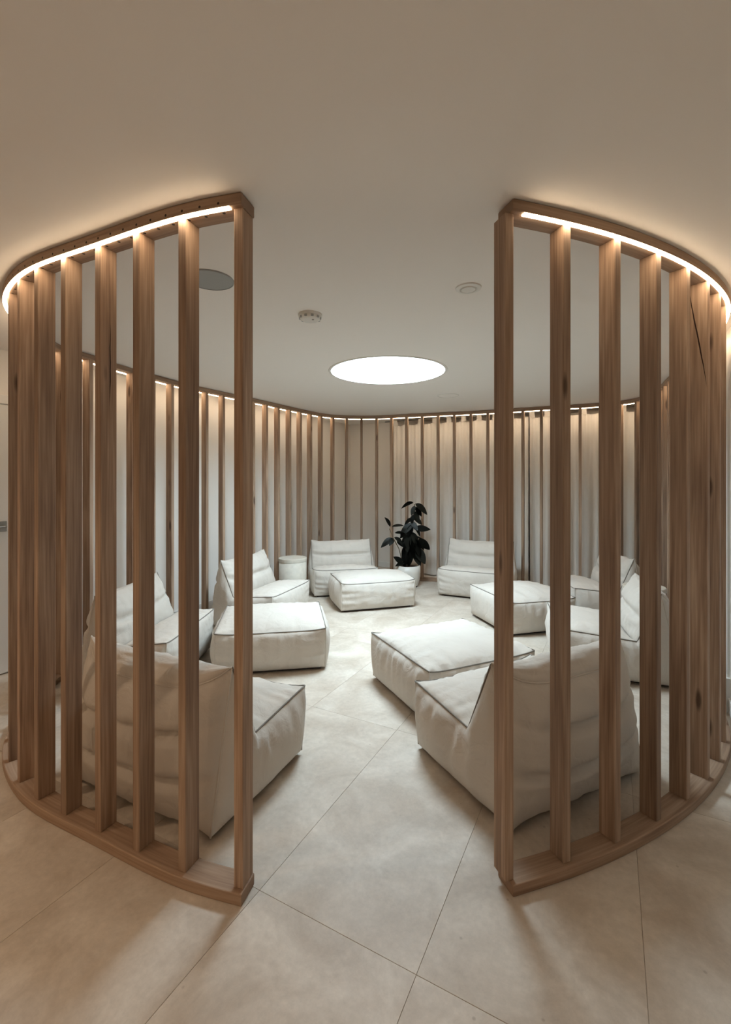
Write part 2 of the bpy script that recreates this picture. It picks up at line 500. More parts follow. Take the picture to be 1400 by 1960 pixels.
put('door_leaf', finish(bm, 'door_leaf'), M['white'], d2)
for (p0, p1) in ((3.70, 3.82), (2.82, 2.94)):
    put('plinth_block', box_mesh('plinth_block', -0.042, 0, p0, p1, 0, 0.22, 0.003), M['white'], d2)
put('door_step', box_mesh('door_step', -0.03, 0, 2.95, 3.69, 0, 0.10, 0.003), M['white'], d2)

# skylight
sky = tag(empty('skylight', (SKY_C[0], SKY_C[1], H)), 'round glowing skylight set into the ceiling above the loungers', 'skylight')
put('rim', lathe_mesh('rim', [(SKY_R - 0.003, 0.006), (SKY_R - 0.003, -0.006), (SKY_R + 0.018, -0.006), (SKY_R + 0.022, 0.001)], 96, close=False), M['plastic'], sky)
put('shaft', lathe_mesh('shaft', [(SKY_R - 0.002, 0.0), (SKY_R - 0.002, SHAFT + 0.02)], 96, True, close=False), M['white'], sky)
put('diffuser', lathe_mesh('diffuser', [(SKY_R - 0.004, SHAFT), (SKY_R - 0.004, SHAFT + 0.008)], 96), M['skylight'], sky)
put('kerb', lathe_mesh('kerb', [(SKY_R + 0.01, 0.15), (SKY_R + 0.05, 0.15), (SKY_R + 0.05, SHAFT + 0.06), (0.0005, SHAFT + 0.06)], 96, close=False), M['dark'], sky)

# the added fill lamps, dressed as recessed fittings out of view
for k, p in enumerate(FILL_SPOTS):
    t = tag(empty('added_fill_light', (p.x, p.y, H)), ['added fill lamp, out of view, nearest the left wall', 'added fill lamp near the right wall behind the viewer', 'added fill lamp farthest behind the viewer'][k], 'light', 'added fill lamps out of view')
    put('trim_ring', lathe_mesh('trim_ring', [(0.035, -0.004), (0.05, -0.004), (0.052, 0.0), (0.035, 0.0)], 32, close=False), M['plastic'], t)
    put('lens', lathe_mesh('lens', [(0.035, -0.002), (0.035, 0.0)], 32), M['lamp'], t)
    l = spot((0, 0, -0.02)); l.parent = t

# ----------------------------------------------------------------------------
# THE CURVED SLATTED SCREEN
# ----------------------------------------------------------------------------
CEN = Vector((0.35, 4.3))
left_led = [(-.43, 1.622), (-.477, 1.633), (-.654, 1.679), (-.922, 1.803), (-1.239, 1.957), (-1.474, 2.063), (-1.642, 2.176), (-1.807, 2.325), (-1.928, 2.455), (-2.025, 2.605)]
far_inner = [(-2.292, 3.43), (-2.19, 3.62), (-2.138, 3.974), (-1.99, 4.394), (-1.773, 4.914), (-1.372, 5.588), (-1.086, 6.125), (-.647, 6.86), (-.274, 7.095), (.177, 7.095), (.615, 6.94), (1.05, 6.79),
             (1.731, 6.54), (2.40, 6.215), (2.939, 5.986), (3.29, 5.68)]
hidden = [(3.27, 5.15), (2.97, 4.42), (2.68, 3.78), (2.36, 3.17)]
right_led = [(.515, 1.657), (.547, 1.667), (.743, 1.727), (.964, 1.812), (1.226, 1.938), (1.470, 2.082), (1.696, 2.248), (1.904, 2.432), (2.044, 2.589), (2.157, 2.756)]
def push(p, d):
    v = Vector(p) - CEN
    return Vector(p) + v.normalized() * d
ctrl = [push(p, -0.03) for p in left_led] + [push(p, 0.047) for p in far_inner] + [Vector(p) for p in hidden] + [push(p, -0.03) for p in reversed(right_led)]

def resample(pts, step):
    out = [pts[0].copy()]
    acc = 0.0
    for a, b in zip(pts, pts[1:]):
        L = (b - a).length
        pos = 0.0
        while acc + (L - pos) >= step:
            pos += step - acc
            acc = 0.0
            out.append(a.lerp(b, pos / L))
        acc += L - pos
    out.append(pts[-1].copy())
    return out
def catmull(pts, m=16):
    q = [2 * pts[0] - pts[1]] + pts + [2 * pts[-1] - pts[-2]]
    out = []
    for i in range(1, len(q) - 2):
        p0, p1, p2, p3 = q[i - 1], q[i], q[i + 1], q[i + 2]
        for k in range(m):
            t = k / m
            out.append(0.5 * ((2 * p1) + (p2 - p0) * t + (2 * p0 - 5 * p1 + 4 * p2 - p3) * t * t + (3 * p1 - p0 - 3 * p2 + p3) * t ** 3))
    out.append(pts[-1].copy())
    return out
path = resample(catmull(ctrl), 0.02)
for _ in range(90):          # even out the traced points
    path = [path[0]] + [(path[i - 1] + 2 * path[i] + path[i + 1]) / 4 for i in range(1, len(path) - 1)] + [path[-1]]
path = resample(path, 0.02)
if (path[-1] - path[-2]).length < 0.008: path.pop(-2)
cum = [0.0]
for a, b in zip(path, path[1:]): cum.append(cum[-1] + (b - a).length)
TOTAL = cum[-1]
def at(s):
    s = min(max(s, 0.0), TOTAL)
    lo = min(int(s / TOTAL * (len(path) - 1)), len(path) - 2)
    while cum[lo] > s: lo -= 1
    while lo < len(path) - 2 and cum[lo + 1] < s: lo += 1
    p = path[lo].lerp(path[lo + 1], (s - cum[lo]) / max(1e-9, cum[lo + 1] - cum[lo]))
    t = (path[min(lo + 3, len(path) - 1)] - path[max(lo - 2, 0)]).normalized()
    # walking from the left end round the back to the right end the outside is on the left hand
    nrm = Vector((-t.y, t.x))
    return p, t, nrm
# make sure the normal points outwards
_p, _t, _n = at(TOTAL * 0.5)
FLIP = 1.0 if (_p - CEN).dot(_n) > 0 else -1.0
def frame(s):
    p, t, nrm = at(s)
    return p, t, nrm * FLIP

RAIL_W, RAIL_T = 0.096, 0.042
SL_T, SL_D = 0.036, 0.074
SL_OFF = -0.0105                        # slat axis a little inside the rail axis
screen = tag(empty('slatted_screen', (0, 0, 0)), 'curved screen of upright wooden slats with light strip, encircling the loungers', 'room divider')

def sweep(name, offs, z0, z1, step=0.04, s0=0.0, s1=None, bev=0.004):
    """a bar of rectangular section following the screen's line"""
    s1 = TOTAL if s1 is None else s1
    n = max(2, int((s1 - s0) / step))
    bm = bmesh.new(); rings = []
    uvl = bm.loops.layers.uv.new('UVMap')
    UVV = {}
    for k in range(n + 1):
        p, t, nr = frame(s0 + (s1 - s0) * k / n)
        a, b = p + nr * offs[0], p + nr * offs[1]
        rings.append([bm.verts.new((a.x, a.y, z0)), bm.verts.new((b.x, b.y, z0)), bm.verts.new((b.x, b.y, z1)), bm.verts.new((a.x, a.y, z1))])
    per = [0.0, offs[1] - offs[0], offs[1] - offs[0] + z1 - z0, 2 * (offs[1] - offs[0]) + z1 - z0, 2 * (offs[1] - offs[0] + z1 - z0)]
    for m_, (A_, B_) in enumerate(zip(rings, rings[1:])):
        u0, u1 = s0 + (s1 - s0) * m_ / n, s0 + (s1 - s0) * (m_ + 1) / n
        for k in range(4):
            fc = bm.faces.new((A_[k], A_[(k + 1) % 4], B_[(k + 1) % 4], B_[k]))
            for lp, uv in zip(fc.loops, ((u0, per[k]), (u0, per[k + 1]), (u1, per[k + 1]), (u1, per[k]))): lp[uvl].uv = uv
    bm.faces.new(rings[0]); bm.faces.new(list(reversed(rings[-1])))
    bmesh.ops.recalc_face_normals(bm, faces=bm.faces)
    es = [e for e in bm.edges if len(e.link_faces) == 2 and e.calc_face_angle(0) > 0.8]
    if bev: bmesh.ops.bevel(bm, geom=es, offset=bev, segments=2, affect='EDGES', profile=0.5)
    return finish(bm, name)

top_rail = put('top_rail', sweep('top_rail', (-RAIL_W / 2, RAIL_W / 2), H - RAIL_T - 0.002, H - 0.002), M['rail'], screen)
put('bottom_rail', sweep('bottom_rail', (-RAIL_W / 2, RAIL_W / 2), 0.0, RAIL_T), M['rail'], screen)
# LED strip under the outer edge of the top rail
LED_O = RAIL_W / 2 - 0.011
led_me = sweep('led_strip', (LED_O - 0.009, LED_O + 0.009), H - RAIL_T - 0.006, H - RAIL_T - 0.001, s0=0.05, s1=TOTAL - 0.05, bev=0.0)
put('led_strip', led_me, M['led'], top_rail)

# small dark dots along the light strip on the left run of the rail
bm = bmesh.new()
for k in range(26):
    p, t, nr = frame(0.09 + 0.075 * k)
    for off in (LED_O - 0.026,):
        q = p + nr * off
        vs = [bm.verts.new((q.x + 0.006 * math.cos(a_), q.y + 0.006 * math.sin(a_), H - RAIL_T - 0.0028)) for a_ in [math.pi / 4 * m_ for m_ in range(8)]]
        ws = [bm.verts.new((v.co.x, v.co.y, H - RAIL_T - 0.001)) for v in vs]
        bm.faces.new(vs)
        for m_ in range(8): bm.faces.new((vs[m_], vs[(m_ + 1) % 8], ws[(m_ + 1) % 8], ws[m_]))
    q = p + nr * (RAIL_W / 2)
    for sgn in (0,):
        e = nr * 0.0008
        vs = []
        for m_ in range(8):
            a_ = math.pi / 4 * m_
            w_ = q + t * 0.005 * math.cos(a_) + e
            vs.append(bm.verts.new((w_.x, w_.y, H - RAIL_T + 0.012 + 0.005 * math.sin(a_))))
        bm.faces.new(vs)
tag(put('dark_dots', finish(bm, 'dark_dots'), M['dark'], top_rail), kind='stuff')

# slat positions
def bearing(s, off):
    p, t, nr = frame(s)
    q = p + nr * off
    return 700 + FPX * q.x / q.y
OUT = SL_OFF + SL_D / 2
def find(px, lo, hi):
    best = None
    n = int((hi - lo) / 0.002)
    for k in range(n):
        s = lo + (hi - lo) * k / n
        e = abs(bearing(s, OUT) - px)
        if best is None or e < best[0]: best = (e, s)
    return best[1]
slats = []
lo = 0.0
for px in (447.5, 341, 253.6, 181.4, 116, 65, 33):
    s = find(px, lo, lo + 0.45); lo = s + 0.1
    slats.append(s - SL_T / 2)
left_last = slats[-1]
hi = TOTAL
right = []
for px in (982.9, 1094, 1189.3, 1267, 1322, 1359.6, 1381):
    s = find(px, hi - 0.45, hi); hi = s - 0.1
    right.append(s + SL_T / 2)
right_last = right[-1]
back = find(692.5, TOTAL * 0.3, TOTAL * 0.6)
for (a, b) in ((left_last, back), (back, right_last)):
    n = round((b - a) / 0.238)
    for k in range(1, n): slats.append(a + (b - a) * k / n)
slats.append(back)
slats += right
slats = sorted(slats)
slat_me = box_mesh('slat', -SL_T / 2, SL_T / 2, -SL_D / 2, SL_D / 2, RAIL_T - 0.001, H - RAIL_T - 0.001, 0.0025)
slat_me.materials.append(M['wood'])
slat_a = slat_me.copy(); slat_a.materials.clear(); slat_a.materials.append(M['wood_crack_a'])
slat_b = slat_me.copy(); slat_b.materials.clear(); slat_b.materials.append(M['wood_crack_b'])
crack_a = sorted(slats)[3]
crack_b = sorted(slats, reverse=True)[5]
for s in slats:
    p, t, nr = frame(s)
    q = p + nr * SL_OFF
    me = slat_a if s == crack_a else slat_b if s == crack_b else slat_me
    put('slat', me, None, screen, (q.x, q.y, 0), math.atan2(t.y, t.x))
print('SLATS', len(slats), 'TOTAL', TOTAL, 'spacing', [(round(b - a, 3)) for a, b in zip(slats, slats[1:])])

# ----------------------------------------------------------------------------
# SOFT LOUNGE FURNITURE
# ----------------------------------------------------------------------------
def smooth01(t):
    t = min(1.0, max(0.0, t)); return t * t * (3 - 2 * t)

def dome(u, p=2.6, q=0.55):
    """0 at u = +-1, 1 in the middle"""
    return max(0.0, 1 - abs(u) ** p) ** q

def nz(x, y, z, seed):
    return noise.noise(Vector((x + seed * 13.7, y - seed * 7.3, z + seed * 3.1)))

def soft_block(kind, W, D, hs, hb, seed, puff=1.0, crumple=1.0):
    """Meshes of a stuffed lounger (kind 'chair') or its footstool ('stool'), back at y = 0, front at y = D.
    Returns {part name: [meshes]}"""
    ZB = 0.022
    NX, NT = 44, 32
    hw = W / 2
    ear_y, ear_z = 0.125, hb
    cr_y, cr_z = 0.30, hs - 0.035
    def ends(f):            # corners lift and flare
        return abs(f) ** 6
    def rows(a, b, amp, nrm_sign, tufts=(), wr=0.007, seamgather=(True, True)):
        """a(f), b(f): end points (y,z) of the section at cross position f in -1..1"""
        P = []
        for i in range(NT + 1):
            t = i / NT
            row = []
            for j in range(NX + 1):
                f0 = -1 + 2 * j / NX
                f = math.copysign(1 - (1 - abs(f0)) ** 1.35, f0)       # denser near the seams
                ya, za = a(f); yb, zb = b(f)
                y = ya + (yb - ya) * t; z = za + (zb - za) * t
                dy, dz = yb - ya, zb - za
                L = math.hypot(dy, dz) or 1e-6
                ny, nzz = (dz / L * nrm_sign, -dy / L * nrm_sign)
                g = dome(f) * dome(2 * t - 1, 2.2, 0.6)
                k = 1.0
                for (tt, wd, dep) in tufts:
                    k -= dep * math.exp(-((t - tt) * L / wd) ** 2) * (0.75 + 0.5 * nz(f * 3, tt * 9, 0, seed))
                d = amp * puff * g * k
                # gathers running away from the seams
                e_side = (1 - abs(f)) * hw
                lo_ = t * L; hi_ = (1 - t) * L
                d += wr * g ** 0.5 * 1.3 * math.exp(-e_side / 0.10) * nz(t * L * 26, f * 2, 1.0, seed)
                if seamgather[0]: d += wr * g ** 0.5 * 1.2 * math.exp(-lo_ / 0.09) * nz(f * hw * 26, lo_ * 5, 2.0, seed)
                if seamgather[1]: d += wr * g ** 0.5 * 1.2 * math.exp(-hi_ / 0.09) * nz(f * hw * 26, hi_ * 5, 3.0, seed)
                d += 0.012 * g * nz(f * 2.2, t * 2.2, 4.0, seed) + 0.005 * g * nz(f * 6, t * 6, 5.0, seed)
                row.append((f * hw, y + ny * d, z + nzz * d))
            P.append(row)
        return P
    def grid_mesh(name, grids):
        bm = bmesh.new()
        for g in grids: add_grid(bm, g)
        bmesh.ops.remove_doubles(bm, verts=bm.verts, dist=0.0006)
        return finish(bm, name, True)
    out = {}
    flare = 0.012
    if kind == 'chair':
        rear_bot = lambda f: (0.02 - 2 * flare * ends(f), ZB)
        ear = lambda f: (ear_y + 0.035 * (1 - abs(f) ** 3), ear_z - 0.010 + 0.030 * abs(f) ** 4 + 0.010 * nz(f * 2, 0, 7, seed))
        def rear_top(f):
            e_ = ear(f); w = abs(f) ** 4
            return (0.02 * (1 - w) + e_[0] * w, (hb - 0.075) * (1 - w) + e_[1] * w)
        crease = lambda f: (cr_y - 0.02 * ends(f), cr_z - 0.012 * (1 - ends(f)) + 0.006 * nz(f * 3, 1, 8, seed))
        ftop = lambda f: (D - 0.012 + flare * ends(f), hs - 0.008 + 0.018 * ends(f))
        fbot = lambda f: (D - 0.03, ZB)
        back = [rows(rear_bot, rear_top, 0.095, -1, tufts=((0.34, 0.020, 0.72), (0.68, 0.020, 0.72)), wr=0.018),
                rows(rear_top, ear, 0.040, -1, wr=0.010),
                rows(ear, crease, 0.060, -1, tufts=((0.52, 0.03, 0.9),), wr=0.020)]
        seat = [rows(crease, ftop, 0.060, -1, wr=0.020), rows(ftop, fbot, 0.050, -1, wr=0.020)]
        out['backrest'] = grid_mesh('backrest', back)
        out['seat'] = grid_mesh('seat', seat)
        prof = [rear_bot(1), rear_top(1), ear(1), crease(1), ftop(1), fbot(1)]
        prof = [rear_bot(1), ear(1), crease(1), ftop(1), fbot(1)]
    else:
        rear_bot = lambda f: (0.03, ZB)
        rear_top = lambda f: (0.012 - flare * ends(f), hs - 0.008 + 0.018 * ends(f))
        ftop = lambda f: (D - 0.012 + flare * ends(f), hs - 0.008 + 0.018 * ends(f))
        fbot = lambda f: (D - 0.03, ZB)
        out['cushion'] = grid_mesh('cushion', [rows(rear_bot, rear_top, 0.050, -1, wr=0.022 * crumple), rows(rear_top, ftop, 0.085, -1, wr=0.022 * crumple), rows(ftop, fbot, 0.05, -1, wr=0.022 * crumple)])
        prof = [rear_bot(1), rear_top(1), ftop(1), fbot(1)]
    # side panels: columns between the bottom seam and the upper seam
    def seam_z(y):
        best = None
        for (y0, z0), (y1, z1) in zip(prof[1:-1], prof[2:-1]):
            if min(y0, y1) - 1e-6 <= y <= max(y0, y1) + 1e-6:
                t = (y - y0) / (y1 - y0) if abs(y1 - y0) > 1e-9 else 0
                return z0 + (z1 - z0) * t
        return prof[1][1] if y < prof[1][0] else prof[-2][1]
    ys0, ys1 = prof[1][0], prof[-2][0]
    NYc, NZc = 40, 16
    for sgn in (-1, 1):
        P = []
        for i in range(NYc + 1):
            u = i / NYc
            yt = ys0 + (ys1 - ys0) * u
            yb = prof[0][0] + (prof[-1][0] - prof[0][0]) * u
            zt = seam_z(yt)
            col = []
            for j in range(NZc + 1):
                v = j / NZc
                z = ZB + (zt - ZB) * v
                y = yb + (yt - yb) * v
                g = dome(2 * u - 1, 3.0, 0.5) * dome(2 * v - 1, 2.2, 0.6)
                d = 0.055 * puff * g
                e = (1 - v) * (zt - ZB)
                d += 0.030 * crumple * g ** 0.5 * math.exp(-e / 0.11) * nz(y * 20, e * 4, 11 + sgn, seed)
                d += 0.016 * g * nz(y * 5, z * 5, 12 + sgn, seed)
                if kind == 'chair':      # folds fanning from the crease
                    dd = math.hypot(y - cr_y, z - cr_z)
                    an = math.atan2(z - cr_z, y - cr_y)
                    d += 0.009 * g ** 0.5 * math.exp(-dd / 0.10) * math.sin(an * 9 + seed)
                col.append((sgn * (hw + d), y, z))
            P.append(col)
        bm = bmesh.new(); add_grid(bm, P)
        out.setdefault('side_panel', []).append(finish(bm, 'side_panel', True))
    # piping
    bm = bmesh.new()
    r = 0.0044
    def edge(fn_a, fn_b):
        pass
    def polyline(pts3):
        add_tube(bm, pts3, r, 6)
    dens = lambda p0, p1, n=10: [Vector(p0).lerp(Vector(p1), k / n) for k in range(n + 1)]
    for sgn in (-1, 1):
        pl = []
        q = prof[1:-1]
        for (y0, z0), (y1, z1) in zip(q, q[1:]):
            pl += dens((sgn * (hw + 0.002), y0, z0 + 0.001), (sgn * (hw + 0.002), y1, z1 + 0.001), 8)[:-1]
        pl.append(Vector((sgn * (hw + 0.002), q[-1][0], q[-1][1] + 0.001)))
        polyline(pl)
    fs = [-1 + 2 * k / 24 for k in range(25)]
    polyline([(f * hw, ftop(f)[0] + 0.001, ftop(f)[1] + 0.001) for f in fs])
    if kind == 'chair':
        bm2 = bmesh.new(); add_tube(bm2, [(f * hw, rear_top(f)[0] - 0.001, rear_top(f)[1] + 0.001) for f in fs], r, 6)
        out['top_seam'] = finish(bm2, 'top_seam', True)
    else:
        polyline([(f * hw, rear_top(f)[0] - 0.001, rear_top(f)[1] + 0.001) for f in fs])
    out['piping'] = finish(bm, 'piping', True)
    for sgn in (-1, 1):
        for (pa, pb) in ((prof[-2], prof[-1]), (prof[1], prof[0])):
            bm = bmesh.new()
            add_tube(bm, dens((sgn * hw, pa[0], pa[1]), (sgn * hw, pb[0], pb[1])), r, 6)
            out.setdefault('corner_seam', []).append(finish(bm, 'corner_seam', True))
    bm = bmesh.new(); add_box(bm, -hw + 0.03, hw - 0.03, 0.05, D - 0.05, 0.0, 0.06, 0.01)  # dark inset block painting the shade between cushion and floor
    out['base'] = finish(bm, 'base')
    return out

def place_soft(name, label, cat, group, kind, corner, face, W, D, hs, hb, seed, puff=1.0, crumple=1.0):
    """corner: middle of the rear bottom edge (world x, y); face: direction the piece faces"""
    f = Vector(face).normalized()
    rz = math.atan2(f.y, f.x) - math.pi / 2
    root = tag(empty(name, (corner[0], corner[1], 0), rz), label, cat, group)
    parts = soft_block(kind, W, D, hs, hb, seed, puff, crumple)
    made = {}
    for k, v in parts.items():
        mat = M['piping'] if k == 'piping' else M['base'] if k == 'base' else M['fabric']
        for me in (v if isinstance(v, list) else [v]):
            par = root
            if k == 'corner_seam': par = made['side_panel'][len(made.get(k, [])) // 2]
            if k == 'top_seam': par = made['backrest'][0]
            o = put(k, me, mat, par)
            made.setdefault(k, []).append(o)
            if k == 'piping': o['label'] = 'dark grey piping along the seams'
    return root

def mid(corner, face, W, left=True):
    """rear middle from the rear-left (or rear-right) corner, seen from behind"""
    f = Vector(face).normalized()
    r = Vector((f.y, -f.x))
    return Vector(corner) + r * (W / 2 if left else -W / 2)

G1 = 'stuffed canvas loungers inside the screen'
G2 = 'stuffed canvas footstools inside the screen'
def chair(label, corner, face, seed, W=0.88, D=0.78, hs=0.350, hb=0.655, left=True):
    c = mid(corner, face, W, left)
    return place_soft('lounge_chair', label, 'lounge chair', G1, 'chair', c, face, W, D, hs, hb, seed)
def stool(label, corner, face, seed, W=0.88, D=0.86, hs=0.325, crumple=1.0):
    c = mid(corner, face, W, True)
    return place_soft('footstool', label, 'footstool', G2, 'stool', c, face, W, D, hs, 0, seed, crumple=crumple)

# chairs: corner = rear-left corner seen from behind the chair unless left=False
chair('off-white lounge chair nearest on the left, its quilted back against the front slats', (-0.635, 1.89), (0.42, 0.907), 1, W=0.93, D=0.71, left=False)
chair('off-white lounge chair nearest on the right, its back against the front slats', (0.615, 1.93), (-0.45, 0.893), 2, D=0.74, left=True)
chair('off-white lounge chair at far left, seen only through gaps in the left slats', (-1.98, 4.09), (0.998, -0.05), 3, W=0.86, D=0.64, left=True)
chair('off-white lounge chair on the left, between side table and left footstool, facing right', (-1.32, 5.48), (0.945, -0.327), 4, W=0.82, D=0.72, left=True)
chair('off-white lounge chair standing at the back wall with a footstool pushed against it', (0.03, 6.63), (0.20, -0.98), 5, W=0.82, D=0.64, left=True)
chair('off-white lounge chair in front of the curtains, right of the potted plant', (2.02, 6.22), (-0.43, -0.903), 6, W=0.86, D=0.70, hb=0.66, left=True)
chair('off-white lounge chair at right behind the slats, near the right footstool', (2.25, 3.27), (-0.95, 0.31), 8, W=0.78, D=0.84, left=True)
chair('off-white lounge chair at far right beside the curtains, its back showing through one gap', (2.92, 4.77), (-0.995, 0.10), 9, W=0.76, D=0.72, left=True)

stool('off-white footstool on the left, in front of the left lounge chair, facing the entrance', (-1.14, 3.46), (-0.17, 0.985), 11, W=0.84, D=0.80)
stool('off-white footstool in the middle of the floor before the back wall lounge chair', (-0.265, 5.16), (-0.28, 0.96), 12, W=0.88, D=0.60)
stool('off-white crumpled footstool touching the front of the nearest right lounge chair', (0.385, 2.77), (-0.42, 0.907), 13, W=0.84, D=0.80, crumple=1.7)
stool('off-white footstool right of the centre, partly hidden by the right end post', (1.38, 4.36), (-0.26, 0.966), 14, W=0.72, D=0.80)

# ----------------------------------------------------------------------------
# PEDESTAL TABLES
# ----------------------------------------------------------------------------
def pedestal(loc, label):
    t = tag(empty('pedestal_table', (loc[0], loc[1], 0)), label, 'side table', 'round stone side tables')
    put('drum', lathe_mesh('drum', [(0.172, 0.0), (0.176, 0.004), (0.176, 0.452)], 56, True), M['terrazzo'], t)
    put('table_top', lathe_mesh('table_top', [(0.176, 0.453), (0.181, 0.457), (0.181, 0.492), (0.176, 0.498)], 56), M['terrazzo'], t)
pedestal((-0.945, 5.96), 'round pale stone side table between two loungers at the left slats')
pedestal((2.63, 4.34), 'round pale stone side table at the far right, seen through one gap')

# ----------------------------------------------------------------------------
# POTTED RUBBER PLANT
# ----------------------------------------------------------------------------
PX, PY = 0.60, 6.52
plant = tag(empty('potted_plant', (PX, PY, 0)), 'dark-leaved rubber plant in a white pot before the curtains', 'plant')
bm = bmesh.new()
add_lathe(bm, [(0.12, 0.012), (0.145, 0.02), (0.168, 0.10), (0.176, 0.20), (0.174, 0.30), (0.160, 0.30), (0.160, 0.25)], 48, close=False)
bm.faces.new(list(reversed([v for v in bm.verts if abs(v.co.z - 0.012) < 1e-6])))
put('pot', finish(bm, 'pot', True), M['ceramic'], plant)
put('saucer', lathe_mesh('saucer', [(0.11, 0.0), (0.135, 0.0), (0.14, 0.014), (0.11, 0.014)], 40), M['dark'], plant)
put('soil', lathe_mesh('soil', [(0.159, 0.26), (0.159, 0.272), (0.08, 0.28)], 32), M['soil'], plant)
def ppx(x, y, dd=0.0):
    """picture position on the plant -> local point (the plant's own plane, dd towards the viewer)"""
    d = PY - dd
    return Vector(((x - 700) * d / FPX - PX, -dd, CAM_Z - (y - HORIZON) * d / FPX))
stems = [[(778, 1082, 0.0), (783, 1050, 0.0), (790, 1010, 0.01), (794, 965, 0.0)],
         [(772, 1082, 0.03), (764, 1050, 0.05), (753, 1030, 0.06), (746, 1012, 0.07)],
         [(785, 1082, -0.02), (792, 1055, 0.0), (802, 1030, 0.03)]]
STEMS = []
for st in stems:
    bm = bmesh.new(); add_tube(bm, [ppx(*q) for q in st], 0.007, 6)
    STEMS.append(put('stem', finish(bm, 'stem', True), M['stem'], plant))
# leaf mesh: along +x, 1 long, folded on the midrib, drooping
def leaf_mesh(droop):
    bm = bmesh.new()
    n = 9; V = []
    for i in range(n + 1):
        t = i / n
        w = 0.23 * math.sin(math.pi * min(1, t ** 0.85)) ** 0.8 if 0 < t < 1 else 0.0
        z = -droop * t * t
        V.append([bm.verts.new((t, -w, z + w * 0.25)), bm.verts.new((t, 0, z)), bm.verts.new((t, w, z + w * 0.25))] if w > 0 else [bm.verts.new((t, 0, z))])
    for a, b in zip(V, V[1:]):
        if len(a) == 1: bm.faces.new((a[0], b[0], b[1])); bm.faces.new((a[0], b[1], b[2]))
        elif len(b) == 1: bm.faces.new((a[0], b[0], a[1])); bm.faces.new((a[1], b[0], a[2]))
        else:
            bm.faces.new((a[0], b[0], b[1], a[1])); bm.faces.new((a[1], b[1], b[2], a[2]))
    r = bmesh.ops.solidify(bm, geom=bm.faces, thickness=0.012)
    me = finish(bm, 'leaf', True); me.materials.append(M['leaf'])
    return me
LEAF = [leaf_mesh(0.1), leaf_mesh(0.3), leaf_mesh(0.5)]
# base point (px), tip point (px), depth of tip towards viewer, leaf shape
leaves = [((792, 962), (772, 964), .00, 2), ((795, 964), (817, 978), .02, 1), ((795, 968), (788, 982), .05, 1), ((795, 970), (806, 985), .04, 0), ((793, 978), (803, 996), .06, 1), ((792, 985), (788, 1000), .05, 0),
          ((791, 992), (776, 998), .02, 2), ((791, 990), (808, 1000), -.02, 1), ((790, 1002), (770, 1018), .05, 1), ((789, 1004), (782, 1024), .07, 1), ((790, 1004), (806, 1020), .06, 1), ((792, 1012), (819, 1012), .03, 0),
          ((788, 1016), (774, 1034), .06, 2), ((788, 1018), (800, 1040), .08, 1), ((786, 1022), (776, 1050), .08, 1), ((796, 1026), (812, 1046), .05, 1), ((788, 1030), (791, 1054), .11, 0), ((802, 1030), (820, 1050), .03, 2),
          ((784, 1040), (772, 1066), .06, 1), ((786, 1042), (800, 1066), .07, 1), ((796, 1046), (812, 1074), .04, 0), ((784, 1050), (784, 1078), .08, 1), ((790, 1052), (804, 1078), .03, 0), ((782, 1052), (774, 1080), .05, 0),
          ((748, 1008), (740, 993), .07, 0), ((750, 1008), (769, 1005), .08, 0), ((752, 1030), (734, 1040), .08, 2), ((753, 1030), (748, 1040), .10, 1), ((755, 1028), (771, 1036), .09, 2), ((756, 1020), (772, 1018), .08, 1),
          ((760, 1036), (775, 1044), .09, 1), ((772, 1078), (758, 1068), .10, 0), ((774, 1078), (762, 1079), .12, 1), ((780, 1020), (768, 1026), .05, 1), ((792, 1035), (806, 1058), .10, 1), ((788, 998), (798, 1012), .09, 0)]
for k, (b0, b1, dd, sh) in enumerate(leaves):
    p0 = ppx(b0[0], b0[1], dd * 0.3); p1 = ppx(b1[0], b1[1], dd)
    v = p1 - p0
    L = v.length * 1.22
    x = v.normalized()
    upv = Vector((0.3 * math.sin(k * 2.1), -0.75 - 0.3 * math.sin(k * 1.7), 0.65 + 0.4 * math.cos(k * 1.3)))
    y = upv.cross(x).normalized(); z = x.cross(y)
    o = bpy.data.objects.new('leaf', LEAF[sh]); COL.objects.link(o); o.parent = STEMS[1 if 24 <= k <= 32 else 0]
    wd = L * (1.0 if L > 0.14 else 1.25)
    o.matrix_local = Matrix(((x.x * L, y.x * wd, z.x * L, p0.x), (x.y * L, y.y * wd, z.y * L, p0.y), (x.z * L, y.z * wd, z.z * L, p0.z), (0, 0, 0, 1)))

